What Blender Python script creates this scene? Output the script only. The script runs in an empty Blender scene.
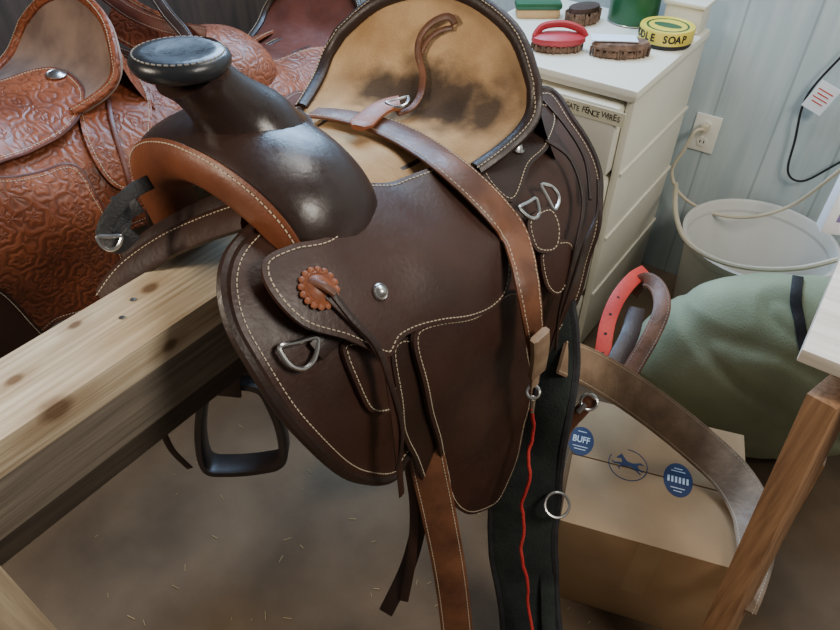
import bpy, bmesh, math, random
from mathutils import Vector, Matrix, noise
from mathutils.geometry import delaunay_2d_cdt
from mathutils.bvhtree import BVHTree
random.seed(4)
V=Vector; pi=math.pi; rad=math.radians
COL=bpy.context.scene.collection
# ---------------------------------------------------------------- camera frame
FP=650.0; TH=rad(42); PSI=math.atan2(.59,.807)
CAM=V((.607,-.407,1.55))
RT=V((math.cos(PSI),math.sin(PSI),0)); HD=V((-math.sin(PSI),math.cos(PSI),0))
FW=HD*math.cos(TH)+V((0,0,-math.sin(TH))); UP=HD*math.sin(TH)+V((0,0,math.cos(TH)))
def ray(px,py): return RT*((px-420)/FP)+UP*((315-py)/FP)+FW
def D(px,py,t): return CAM+ray(px,py)*t
def Zp(px,py,z): d=ray(px,py); return CAM+d*((z-CAM.z)/d.z)
def Xp(px,py,x): d=ray(px,py); return CAM+d*((x-CAM.x)/d.x)
def Yp(px,py,y): d=ray(px,py); return CAM+d*((y-CAM.y)/d.y)
# ---------------------------------------------------------------- materials
m_n={}
def mat(name,c1,c2=None,rough=.5,scale=8,bump=.1,bscale=60,metal=0,spec=.5,stretch=(1,1,1),coat=0,detail=5,lo=.35,hi=.65,rv=0):
    m=bpy.data.materials.new(name); m.use_nodes=True; nt=m.node_tree; N=nt.nodes; L=nt.links
    b=N['Principled BSDF']; b.inputs['Roughness'].default_value=rough; b.inputs['Metallic'].default_value=metal
    b.inputs['Specular IOR Level'].default_value=spec; b.inputs['Coat Weight'].default_value=coat; b.inputs['Coat Roughness'].default_value=.25
    tc=N.new('ShaderNodeTexCoord'); mp=N.new('ShaderNodeMapping'); mp.inputs['Scale'].default_value=stretch
    L.new(tc.outputs['Object'],mp.inputs['Vector'])
    n=N.new('ShaderNodeTexNoise'); n.inputs['Scale'].default_value=scale; n.inputs['Detail'].default_value=detail
    L.new(mp.outputs[0],n.inputs['Vector'])
    r=N.new('ShaderNodeValToRGB'); c2=c2 or c1
    r.color_ramp.elements[0].position=lo; r.color_ramp.elements[1].position=hi
    r.color_ramp.elements[0].color=(*c1,1); r.color_ramp.elements[1].color=(*c2,1)
    L.new(n.outputs['Fac'],r.inputs[0]); L.new(r.outputs[0],b.inputs['Base Color'])
    n2=N.new('ShaderNodeTexNoise'); n2.inputs['Scale'].default_value=bscale; n2.inputs['Detail'].default_value=4
    L.new(mp.outputs[0],n2.inputs['Vector'])
    bp=N.new('ShaderNodeBump'); bp.inputs['Strength'].default_value=bump; bp.inputs['Distance'].default_value=.004
    L.new(n2.outputs['Fac'],bp.inputs['Height']); L.new(bp.outputs[0],b.inputs['Normal'])
    if rv:
        n3=N.new('ShaderNodeTexNoise'); n3.inputs['Scale'].default_value=22; n3.inputs['Detail'].default_value=9; n3.inputs['Roughness'].default_value=.7
        L.new(tc.outputs['Object'],n3.inputs['Vector'])
        q=N.new('ShaderNodeMapRange'); q.inputs[1].default_value=.35; q.inputs[2].default_value=.68; q.inputs[3].default_value=rough-rv*.5; q.inputs[4].default_value=rough+rv
        L.new(n3.outputs['Fac'],q.inputs[0]); L.new(q.outputs[0],b.inputs['Roughness'])
    m_n[name]=(nt,b,r,tc,n2,bp,mp)
    return m
def spot(name,cen,radius,col,strength=.9,soft=.6,flat=(1,1,1),nz=.5,nsc=35):
    nt,b,r,tc,n2,bp,mp=m_n[name]; N=nt.nodes; L=nt.links
    src=b.inputs['Base Color'].links[0].from_socket
    sub=N.new('ShaderNodeVectorMath'); sub.operation='SUBTRACT'; sub.inputs[1].default_value=cen
    L.new(tc.outputs['Object'],sub.inputs[0])
    mul=N.new('ShaderNodeVectorMath'); mul.operation='MULTIPLY'; mul.inputs[1].default_value=flat; L.new(sub.outputs[0],mul.inputs[0])
    ln=N.new('ShaderNodeVectorMath'); ln.operation='LENGTH'; L.new(mul.outputs[0],ln.inputs[0])
    nn=N.new('ShaderNodeTexNoise'); nn.inputs['Scale'].default_value=nsc; L.new(tc.outputs['Object'],nn.inputs['Vector'])
    ad=N.new('ShaderNodeMath'); ad.operation='MULTIPLY_ADD'; ad.inputs[1].default_value=radius*nz; L.new(nn.outputs['Fac'],ad.inputs[0]); L.new(ln.outputs['Value'],ad.inputs[2])
    mr=N.new('ShaderNodeMapRange'); mr.inputs[1].default_value=radius*(soft+nz*.5); mr.inputs[2].default_value=radius*(1+nz*.5); mr.inputs[3].default_value=strength; mr.inputs[4].default_value=0
    L.new(ad.outputs[0],mr.inputs[0])
    mx=N.new('ShaderNodeMixRGB'); mx.inputs[2].default_value=(*col,1); L.new(mr.outputs[0],mx.inputs[0]); L.new(src,mx.inputs[1])
    L.new(mx.outputs[0],b.inputs['Base Color'])
def tooled(name,c1,c2,rough=.42):
    """leather carved with petalled flowers and ringed leaves"""
    m=mat(name,c1,c2,rough=rough,scale=6,bump=.1,rv=.12)
    nt,b,r,tc,n2,bp,mp=m_n[name]; N=nt.nodes; L=nt.links
    def mth(op,a=None,b_=None,va=None,vb=None):
        x=N.new('ShaderNodeMath'); x.operation=op
        if a is not None: L.new(a,x.inputs[0])
        if b_ is not None: L.new(b_,x.inputs[1])
        if va is not None: x.inputs[0].default_value=va
        if vb is not None: x.inputs[1].default_value=vb
        return x.outputs[0]
    ns=N.new('ShaderNodeTexNoise'); ns.inputs['Scale'].default_value=24; ns.inputs['Detail'].default_value=2
    w=N.new('ShaderNodeVectorMath'); w.operation='MULTIPLY_ADD'; w.inputs[1].default_value=(.022,.022,.022)
    L.new(tc.outputs['Object'],ns.inputs['Vector']); L.new(ns.outputs['Color'],w.inputs[0]); L.new(tc.outputs['Object'],w.inputs[2])
    v=N.new('ShaderNodeTexVoronoi'); v.inputs['Scale'].default_value=21; v.inputs['Randomness'].default_value=.9; L.new(w.outputs[0],v.inputs['Vector'])
    d=N.new('ShaderNodeVectorMath'); d.operation='SUBTRACT'; L.new(w.outputs[0],d.inputs[0]); L.new(v.outputs['Position'],d.inputs[1])
    s=N.new('ShaderNodeSeparateXYZ'); L.new(d.outputs[0],s.inputs[0])
    ang=mth('ARCTAN2',s.outputs[1],s.outputs[2]); c5=mth('COSINE',mth('MULTIPLY',ang,vb=6.0))
    pet=mth('MULTIPLY',c5,vb=.9); dist=mth('MULTIPLY',v.outputs['Distance'],vb=20.0)
    s2=mth('SINE',mth('ADD',dist,pet))
    bp.inputs['Strength'].default_value=.55; bp.inputs['Distance'].default_value=.0013; L.new(s2,bp.inputs['Height'])
    mr=N.new('ShaderNodeMapRange'); mr.inputs[1].default_value=-1; mr.inputs[2].default_value=-.4; mr.inputs[3].default_value=.5; mr.inputs[4].default_value=0
    L.new(s2,mr.inputs[0])
    mx=N.new('ShaderNodeMixRGB'); mx.inputs[2].default_value=(c1[0]*.3,c1[1]*.3,c1[2]*.3,1)
    L.new(mr.outputs[0],mx.inputs[0]); L.new(r.outputs[0],mx.inputs[1]); L.new(mx.outputs[0],b.inputs['Base Color'])
    return m
M={}
M['dark']=mat('dark_leather',(.027,.0115,.008),(.052,.0195,.0115),rough=.43,scale=7,bump=.14,bscale=150,rv=.12,detail=6,lo=.3,hi=.7)
M['dark2']=mat('darker_leather',(.018,.009,.007),(.034,.015,.010),rough=.42,scale=9,bump=.15,bscale=180,rv=.14)
M['fork']=mat('fork_leather',(.017,.011,.0105),(.036,.019,.015),rough=.30,scale=7,bump=.08,bscale=120,rv=.12,detail=6)
M['horncap']=mat('blueblack_leather',(.012,.014,.019),(.026,.027,.032),rough=.30,scale=14,bump=.10,bscale=120,rv=.12,detail=8)
M['red']=mat('reddish_leather',(.11,.030,.012),(.21,.064,.025),rough=.42,scale=8,bump=.15,bscale=160,rv=.12)
M['orange']=mat('orange_brown_leather',(.20,.058,.022),(.31,.095,.036),rough=.42,scale=20,bump=.15,bscale=160,rv=.12)
M['strap']=mat('strap_leather',(.085,.030,.014),(.19,.072,.032),rough=.42,scale=16,bump=.2,bscale=110,rv=.14,detail=9)
M['collar']=mat('worn_strap_leather',(.17,.105,.062),(.31,.205,.128),rough=.55,scale=16,bump=.25,bscale=110,rv=.12,detail=9)
M['tan']=mat('rough_tan_suede',(.40,.24,.115),(.60,.40,.22),rough=.92,scale=11,bump=.35,bscale=240,spec=.12,detail=9)
M['tool']=tooled('tooled_red_leather',(.17,.043,.017),(.30,.085,.034))
M['pinkseat']=mat('worn_pale_suede',(.18,.12,.10),(.32,.22,.17),rough=.8,scale=12,bump=.2)
M['maroon']=mat('maroon_leather',(.07,.020,.013),(.13,.036,.022),rough=.42,scale=8,bump=.12,bscale=150,rv=.14)
M['black']=mat('black_webbing',(.012,.012,.014),(.03,.03,.034),rough=.6,scale=20,bump=.4,bscale=300)
M['thread']=mat('pale_thread',(.44,.36,.25),(.60,.51,.37),rough=.85)
M['thread2']=mat('dull_thread',(.26,.23,.19),(.36,.33,.27),rough=.85)
M['steel']=mat('tarnished_steel',(.50,.50,.50),(.72,.72,.70),rough=.28,metal=1,bump=.05)
M['pad']=mat('dark_green_felt',(.010,.014,.013),(.024,.032,.028),rough=.9,scale=20,bump=.4,bscale=200)
M['redcord']=mat('red_cord',(.5,.02,.02),(.62,.05,.04),rough=.8,bump=.5,bscale=400)
M['redstrap']=mat('red_webbing',(.50,.025,.018),(.64,.05,.032),rough=.55,bump=.2,bscale=200)
M['redbrush']=mat('pinkish_red_plastic',(.34,.022,.032),(.44,.040,.050),rough=.45,bump=.1)
M['pine']=mat('pine_plank',(.42,.31,.19),(.76,.64,.46),rough=.5,scale=5,bump=.35,bscale=9,stretch=(26,1.0,26),lo=.3,hi=.68,detail=12)
M['pined']=mat('shaded_weathered_board',(.12,.098,.074),(.26,.215,.165),rough=.75,scale=5,bump=.3,bscale=9,stretch=(24,1.0,24),lo=.3,hi=.7,detail=12)  # darkened so the shade on the main rack's side boards is in the colour
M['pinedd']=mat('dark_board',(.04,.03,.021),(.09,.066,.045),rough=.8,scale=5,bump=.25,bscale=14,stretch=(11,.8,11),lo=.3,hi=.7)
M['post']=mat('post_wood',(.20,.10,.048),(.40,.22,.11),rough=.65,scale=5,bump=.3,bscale=9,stretch=(22,22,.9),lo=.3,hi=.7,detail=12)
M['leg']=mat('leg_wood',(.34,.26,.165),(.52,.41,.27),rough=.7,scale=5,bump=.2,bscale=14,stretch=(20,20,.9),detail=10)
M['white']=mat('cream_plastic',(.68,.64,.53),(.76,.73,.62),rough=.42,scale=3,bump=.03)
M['gap']=mat('dark_gap',(.06,.055,.05),rough=.9)
M['whiteb']=mat('pale_bench_board',(.60,.53,.44),(.76,.70,.61),rough=.6,scale=5,bump=.12,bscale=14,stretch=(1,14,14))
M['pailm']=mat('white_pail_plastic',(.52,.51,.47),(.60,.59,.55),rough=.5,scale=3,bump=.05)
M['tape']=mat('cream_tape',(.78,.71,.50),(.84,.78,.58),rough=.5)
M['ink']=mat('black_ink',(.012,.012,.014),rough=.6)
M['navy']=mat('navy_ink',(.012,.026,.085),(.016,.034,.105),rough=.6)
M['card']=mat('cardboard',(.38,.23,.115),(.48,.305,.16),rough=.85,scale=5,bump=.1,bscale=50)
M['cardtape']=mat('box_tape',(.42,.27,.14),(.50,.33,.18),rough=.3)
M['green']=mat('green_canvas',(.285,.325,.205),(.385,.425,.285),rough=.95,scale=5,bump=.3,bscale=240,spec=.2)
M['gcan']=mat('green_paint',(.01,.075,.03),(.015,.10,.04),rough=.35)
M['yellow']=mat('yellow_lid',(.66,.52,.05),(.74,.60,.09),rough=.4)
M['paper']=mat('white_paper',(.80,.83,.88),rough=.7)
M['bluepaper']=mat('bluish_paper',(.62,.68,.80),(.68,.74,.84),rough=.7)
M['purple']=mat('purple_print',(.25,.18,.45),rough=.6)
M['bristle']=mat('brown_bristle',(.10,.055,.035),(.22,.13,.085),rough=.9,scale=60,bump=1,bscale=260)
M['tanwood']=mat('tan_wood',(.45,.28,.12),(.55,.36,.18),rough=.5)
M['beige']=mat('beige_cord',(.50,.44,.32),(.60,.53,.40),rough=.5)
M['blackc']=mat('black_cord',(.01,.01,.012),rough=.4)
M['outlet']=mat('ivory_plate',(.80,.77,.68),rough=.4)
M['fleece']=mat('fleece',(.10,.075,.055),(.18,.14,.10),rough=1,bump=1,bscale=150)
M['stirrup']=mat('stirrup_black',(.014,.011,.010),(.034,.022,.018),rough=.4,bump=.1)
M['straw']=mat('straw',(.34,.26,.13),(.46,.36,.19),rough=.9)
mw=mat('painted_panelling',(.41,.49,.51),(.51,.58,.59),rough=.6,scale=4,bump=.12,bscale=20,stretch=(8,8,.8)); M['wall']=mw
nt,b,r,tc,n2,bp,mp=m_n['painted_panelling']; N=nt.nodes;L=nt.links
sx=N.new('ShaderNodeSeparateXYZ'); L.new(tc.outputs['Object'],sx.inputs[0])
fm=N.new('ShaderNodeMath'); fm.operation='PINGPONG'; fm.inputs[1].default_value=.0925; L.new(sx.outputs['X'],fm.inputs[0])
mr=N.new('ShaderNodeMapRange'); mr.inputs[1].default_value=.002; mr.inputs[2].default_value=.005; mr.inputs[3].default_value=.45; mr.inputs[4].default_value=0; L.new(fm.outputs[0],mr.inputs[0])
mx=N.new('ShaderNodeMixRGB'); mx.inputs[2].default_value=(.16,.19,.20,1); L.new(mr.outputs[0],mx.inputs[0]); L.new(r.outputs[0],mx.inputs[1]); L.new(mx.outputs[0],b.inputs['Base Color'])
M['wall2']=mat('dark_board_wall',(.04,.028,.022),(.075,.05,.038),rough=.8,scale=4,stretch=(8,8,.8))
M['floor']=mat('dusty_floor',(.075,.050,.030),(.185,.125,.075),rough=.92,scale=4,bump=.5,bscale=45,detail=12,lo=.28,hi=.72)
# ---------------------------------------------------------------- mesh helpers
REG=[]
BASE={}
def link(name,me,parent=None): 
    o=bpy.data.objects.new(name,me); COL.objects.link(o)
    if parent: o.parent=parent
    return o
def tag(o,label,cat,group=None,kind=None):
    o['label']=label; o['category']=cat
    if group:o['group']=group
    if kind:o['kind']=kind
    return o
def thing(name,label,cat,loc,group=None):
    o=bpy.data.objects.new(name,None); o.empty_display_size=.05; COL.objects.link(o); o.location=loc; BASE[o]=V(loc)
    tag(o,label,cat,group); return o
def obj(name,geo,m,parent=None,reg=False,origin=None,sharp=40):
    vs,fs=geo
    vs=[V(v) for v in vs]
    if parent is not None: base=BASE[parent]
    elif origin is not None: base=V(origin)
    else:
        c=sum(vs,V())/len(vs); base=V((c.x,c.y,min(v.z for v in vs)))
    me=bpy.data.meshes.new(name); me.from_pydata([v-base for v in vs],[],fs); me.validate()
    bm=bmesh.new(); bm.from_mesh(me); bmesh.ops.recalc_face_normals(bm,faces=bm.faces); bm.to_mesh(me); bm.free()
    for p in me.polygons: p.use_smooth=True
    me.set_sharp_from_angle(angle=rad(sharp)); me.materials.append(m); me.update()
    o=link(name,me,parent)
    BASE[o]=base
    if parent is None: o.location=base
    if reg: REG.append((vs,fs))
    return o
def join(*gs):
    vs=[];fs=[]
    for g in gs:
        k=len(vs); vs+=list(g[0]); fs+=[tuple(i+k for i in f) for f in g[1]]
    return vs,fs
def box(c,size,rot=None,bev=.002):
    bm=bmesh.new(); bmesh.ops.create_cube(bm,size=1)
    bmesh.ops.scale(bm,vec=size,verts=bm.verts)
    if bev: bmesh.ops.bevel(bm,geom=bm.edges[:],offset=bev,segments=2,affect='EDGES',profile=.6)
    if rot is None: rot=Matrix.Identity(3)
    vs=[rot@v.co+V(c) for v in bm.verts]; fs=[tuple(v.index for v in f.verts) for f in bm.faces]; bm.free(); return vs,fs
def cat(pts,n,closed=False):
    P=[V(p) for p in pts]; m=len(P); out=[]
    for i in range(m if closed else m-1):
        if closed: a,b_,c,d=P[(i-1)%m],P[i],P[(i+1)%m],P[(i+2)%m]
        else: a=P[max(i-1,0)];b_=P[i];c=P[i+1];d=P[min(i+2,m-1)]
        for k in range(n):
            t=k/n; out.append(.5*((2*b_)+(c-a)*t+(2*a-5*b_+4*c-d)*t*t+(3*b_-a-3*c+d)*t**3))
    if not closed: out.append(P[-1].copy())
    return out
def resample(path,step,closed=False):
    P=[V(p) for p in path]
    if closed: P=P+[P[0]]
    d=[0]
    for i in range(1,len(P)): d.append(d[-1]+(P[i]-P[i-1]).length)
    n=max(2,int(d[-1]/step)); out=[]; j=0
    for k in range(n if closed else n+1):
        s=d[-1]*k/n
        while j<len(d)-2 and d[j+1]<s: j+=1
        t=(s-d[j])/max(d[j+1]-d[j],1e-9); out.append(P[j].lerp(P[j+1],min(t,1)))
    return out
def tube(path,r,seg=10,closed=False,flat=1.0,nrm=None):
    P=[V(p) for p in path]; n=len(P); vs=[];fs=[]
    N0=None
    for i in range(n):
        a=P[(i-1)%n] if closed else P[max(i-1,0)]; c=P[(i+1)%n] if closed else P[min(i+1,n-1)]
        T=(c-a).normalized()
        if N0 is None:
            N0=T.cross(V((0,0,1)) if abs(T.z)<.9 else V((1,0,0))).normalized()
        N0=(N0-T*N0.dot(T)); N0=N0.normalized() if N0.length>1e-6 else T.orthogonal().normalized()
        if nrm is not None: 
            N1=nrm if isinstance(nrm,Vector) else nrm[i]
            N0=(N1-T*N1.dot(T)).normalized()
        B=T.cross(N0); rr=r[i] if isinstance(r,(list,tuple)) else r
        for k in range(seg):
            an=2*pi*k/seg; vs.append(P[i]+N0*math.cos(an)*rr*flat+B*math.sin(an)*rr)
    for i in range(n if closed else n-1):
        for k in range(seg):
            j=(i+1)%n; fs.append((i*seg+k,i*seg+(k+1)%seg,j*seg+(k+1)%seg,j*seg+k))
    if not closed:
        fs.append(tuple(range(seg))[::-1]); fs.append(tuple((n-1)*seg+k for k in range(seg)))
    return vs,fs
def frames(P,N,closed=False):
    out=[];n=len(P)
    for i in range(n):
        a=P[(i-1)%n] if closed else P[max(i-1,0)]; c=P[(i+1)%n] if closed else P[min(i+1,n-1)]
        T=(c-a).normalized(); nn=N if isinstance(N,Vector) else N[i]
        nn=(nn-T*nn.dot(T)); nn=nn.normalized() if nn.length>1e-6 else T.orthogonal().normalized()
        out.append((P[i],T,nn,T.cross(nn)))
    return out
def ribbon(path,N,w,t=.004,closed=False):
    P=[V(p) for p in path]; fr=frames(P,N,closed); vs=[];fs=[];n=len(P)
    for i,(p,T,nn,S) in enumerate(fr):
        ww=(w[i] if isinstance(w,(list,tuple)) else w)/2; e=min(t*.5,ww*.3)
        for (a,b_) in ((-ww,-t/2+e*.5),(-ww+e,-t/2),(ww-e,-t/2),(ww,-t/2+e*.5),(ww,t/2-e*.5),(ww-e,t/2),(-ww+e,t/2),(-ww,t/2-e*.5)):
            vs.append(p+S*a+nn*b_)
    for i in range(n if closed else n-1):
        j=(i+1)%n
        for k in range(8): fs.append((i*8+k,i*8+(k+1)%8,j*8+(k+1)%8,j*8+k))
    if not closed: fs.append(tuple(range(8))[::-1]); fs.append(tuple((n-1)*8+k for k in range(8)))
    return vs,fs
def stitches(path,N,closed=False,step=.0066,ln=.0043,w=.0012,shift=0,lift=0):
    P=resample(path,step,closed)
    if not isinstance(N,Vector) or isinstance(shift,list):
        ks=[min(range(len(path)),key=lambda i:(V(path[i])-p).length_squared) for p in P]
    NN=N if isinstance(N,Vector) else [N[k] for k in ks]
    gs=[]
    for i,(p,T,nn,S) in enumerate(frames(P,NN,closed)):
        q=p+S*(shift[ks[i]] if isinstance(shift,list) else shift)+nn*lift; R3=Matrix((T,S,nn)).transposed()
        gs.append(box(q,(ln,w,w),R3,0))
    return join(*gs)
def ribbon_st(path,N,w,inset=.005,t=.004,both=True):
    if not isinstance(w,list): w=[w]*len(path)
    gs=[stitches(path,N,shift=[x/2-inset for x in w],lift=t/2)]
    if both: gs.append(stitches(path,N,shift=[-x/2+inset for x in w],lift=t/2))
    return join(*gs)
def lathe(prof,c,seg=32,rot=None,sx=1,sy=1,cap=True):
    rot=rot or Matrix.Identity(3); vs=[];fs=[];n=len(prof)
    for (r,z) in prof:
        for k in range(seg):
            a=2*pi*k/seg; vs.append(rot@V((r*math.cos(a)*sx,r*math.sin(a)*sy,z))+V(c))
    for i in range(n-1):
        for k in range(seg): fs.append((i*seg+k,i*seg+(k+1)%seg,(i+1)*seg+(k+1)%seg,(i+1)*seg+k))
    if cap: fs.append(tuple(range(seg))[::-1]); fs.append(tuple((n-1)*seg+k for k in range(seg)))
    return vs,fs
def rot_to(n,x=None):
    n=V(n).normalized(); x=V(x) if x is not None else n.orthogonal(); x=(x-n*x.dot(n)).normalized(); y=n.cross(x)
    return Matrix((x,y,n)).transposed()
def ring(c,n,R,r,squash=1,x=None,seg=36):
    m=rot_to(n,x); P=[m@V((R*math.cos(2*pi*k/seg),R*squash*math.sin(2*pi*k/seg),0))+V(c) for k in range(seg)]
    return tube(P,r,8,True)
def dring(c,n,R,r,x):
    m=rot_to(n,x); P=[V((-R,.35*R,0)),V((0,.35*R,0)),V((R,.35*R,0)),V((R*.98,-.1*R,0)),V((R*.6,-.7*R,0)),V((0,-R*.95,0)),V((-R*.6,-.7*R,0)),V((-R*.98,-.1*R,0))]
    P=cat([m@p+V(c) for p in P],5,True); return tube(P,r,8,True)
def text_geo(body,size,rot,loc,align='CENTER',ext=.0003,sy=1,bold=.018):
    c=bpy.data.curves.new('t','FONT'); c.body=body; c.size=size; c.align_x=align; c.align_y='CENTER'; c.extrude=ext; c.resolution_u=3; c.offset=size*bold
    t=bpy.data.objects.new('t',c); COL.objects.link(t)
    dg=bpy.context.evaluated_depsgraph_get(); me=bpy.data.meshes.new_from_object(t.evaluated_get(dg))
    bpy.data.objects.remove(t)
    return [rot@V((v.co.x,v.co.y*sy,v.co.z))+V(loc) for v in me.vertices],[tuple(p.vertices) for p in me.polygons]
def text_mesh(body,size,rot,loc,m,name,parent,**k):
    return obj(name,text_geo(body,size,rot,loc,**k),m,parent)
_bvh=None;_nreg=-1
def hit(px,py,off=.005):
    global _bvh,_nreg
    if _nreg!=len(REG):
        vs,fs=join(*REG); _bvh=BVHTree.FromPolygons(vs,fs); _nreg=len(REG)
    d=ray(px,py).normalized(); loc,n,i,dist=_bvh.ray_cast(CAM,d)
    if loc is None: return None,None
    if n.dot(d)>0:n=-n
    return loc+n*off,n
def pip(p,poly):
    c=False;n=len(poly);j=n-1
    for i in range(n):
        a=poly[i];b_=poly[j]
        if (a[1]>p[1])!=(b_[1]>p[1]) and p[0]<(b_[0]-a[0])*(p[1]-a[1])/(b_[1]-a[1])+a[0]: c=not c
        j=i
    return c
def lin(tab,x):
    if x<=tab[0][0]: return tab[0][1]
    for (a,va),(b_,vb) in zip(tab,tab[1:]):
        if x<=b_:
            t=(x-a)/(b_-a); t=t*t*(3-2*t); return va+(vb-va)*t
    return tab[-1][1]
RT_=[(-.15,.23),(0,.245),(.2,.27),(.45,.30),(.6,.30)]
ZT_=[(-.12,.12),(0,.115),(.1,.09),(.2,.06),(.4,.06),(.55,.07)]
ZC=-.14; Q=.27; BT=1.025
class Surf:
    def __init__(s,off): s.o=V(off)
    def loc(s,p): q=p-s.o; return q.x,q.y,q.z-BT
    def f(s,p,o):
        x,y,z=s.loc(p); R=lin(RT_,y)+o; H=lin(ZT_,y)-ZC+o
        if z>=ZC: return math.hypot(x/R,(z-ZC)/H)-1
        return abs(x)/R-1
    def hit2(s,px,py,o=0):
        d=ray(px,py); best=None; t=.2
        while t<4:
            v=s.f(CAM+d*t,o)
            if best is None or v<best[0]: best=(v,t)
            if v<=0:
                a=t-.01;b_=t
                for _ in range(20):
                    m=(a+b_)/2
                    if s.f(CAM+d*m,o)>0:a=m
                    else:b_=m
                best=(0,b_);break
            t+=.01
        p=CAM+d*best[1]; x,y,z=s.loc(p); R=lin(RT_,y)+o; H=lin(ZT_,y)-ZC+o
        if z>=ZC: q=math.atan2(x/R,(z-ZC)/H)*Q
        else: q=(pi/2)*Q+(ZC-z)
        return V((y,q,0))
    def pt(s,y,q,o,side=1):
        R=lin(RT_,y); H=lin(ZT_,y)-ZC; a=q/Q
        o=o+.005*noise.noise(V((y*9+s.o.x,q*9,s.o.y)))
        if a<=pi/2: x=(R+o)*math.sin(a); z=ZC+(H+o)*math.cos(a)
        else: x=R+o; z=ZC-(a-pi/2)*Q
        return V((x*side,y,z+BT))+s.o
    def nr(s,y,q,side=1):
        a=min(q/Q,pi/2); R=lin(RT_,y);H=lin(ZT_,y)-ZC
        return V((math.sin(a)/R*side,0,math.cos(a)/H)).normalized()
def inset(poly,d):
    n=len(poly);A=sum(poly[i][0]*poly[(i+1)%n][1]-poly[(i+1)%n][0]*poly[i][1] for i in range(n)); sg=1 if A>0 else -1
    out=[]
    for i in range(n):
        t=(poly[(i+1)%n]-poly[i-1]).normalized(); out.append(poly[i]+V((-t.y,t.x,0))*d*sg)
    return out
def panel(name,surf,outline,off,th,m,parent,sides=(1,),st=.007,bind=0,reg=True,bindmat=None,label=None,params=None,grid=.013):
    P=[surf.hit2(px,py,off) for px,py in outline] if params is None else [V((a,b_,0)) for a,b_ in params]
    sm0=resample(cat(P,10,True),.007,True)
    res=[]
    for side in sides:
        sm=[p.copy() for p in sm0]
        if side==-1 and params is None:
            y0=min(p.x for p in sm);y1=max(p.x for p in sm)
            if y0<.03:
                for p in sm: p.x=y1-(y1-p.x)*(y1-.03)/(y1-y0)
        n=len(sm); ys=[p.x for p in sm];qs=[p.y for p in sm]; pts=[V((p.x,p.y)) for p in sm]
        ins=inset(sm,.004)
        y=min(ys)
        while y<max(ys):
            q=min(qs)
            while q<max(qs):
                if pip((y,q),ins): pts.append(V((y+random.uniform(-.001,.001),q+random.uniform(-.001,.001))))
                q+=grid
            y+=grid
        v2,e2,f2,_,_,_=delaunay_2d_cdt(pts,[],[list(range(n))],1,1e-6)
        top=[surf.pt(v.x,v.y,off+th,side) for v in v2]; bot=[surf.pt(v.x,v.y,off,side) for v in v2]; k=len(top)
        fs=[tuple(f) for f in f2]+[tuple(i+k for i in reversed(f)) for f in f2]
        cnt={}
        for f in f2:
            for i in range(len(f)):
                e=(f[i],f[(i+1)%len(f)]); cnt[e]=1
        for (a,b_) in list(cnt):
            if (b_,a) not in cnt: fs.append((b_,a,a+k,b_+k))
        o=obj(name,(top+bot,fs),m,parent,reg=reg)
        if label:o['label']=label
        if st:
            ip=inset(sm,st); P3=[surf.pt(p.x,p.y,off+th+.0005,side) for p in ip]; N3=[surf.nr(p.x,p.y,side) for p in ip]
            obj('stitching',stitches(P3,N3,True),M['thread'],o)
        if bind:
            P3=[surf.pt(p.x,p.y,off+th*.5,side) for p in sm]
            obj('binding',tube(P3,bind,8,True),bindmat or m,o)
        res.append(o)
    return res
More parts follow.
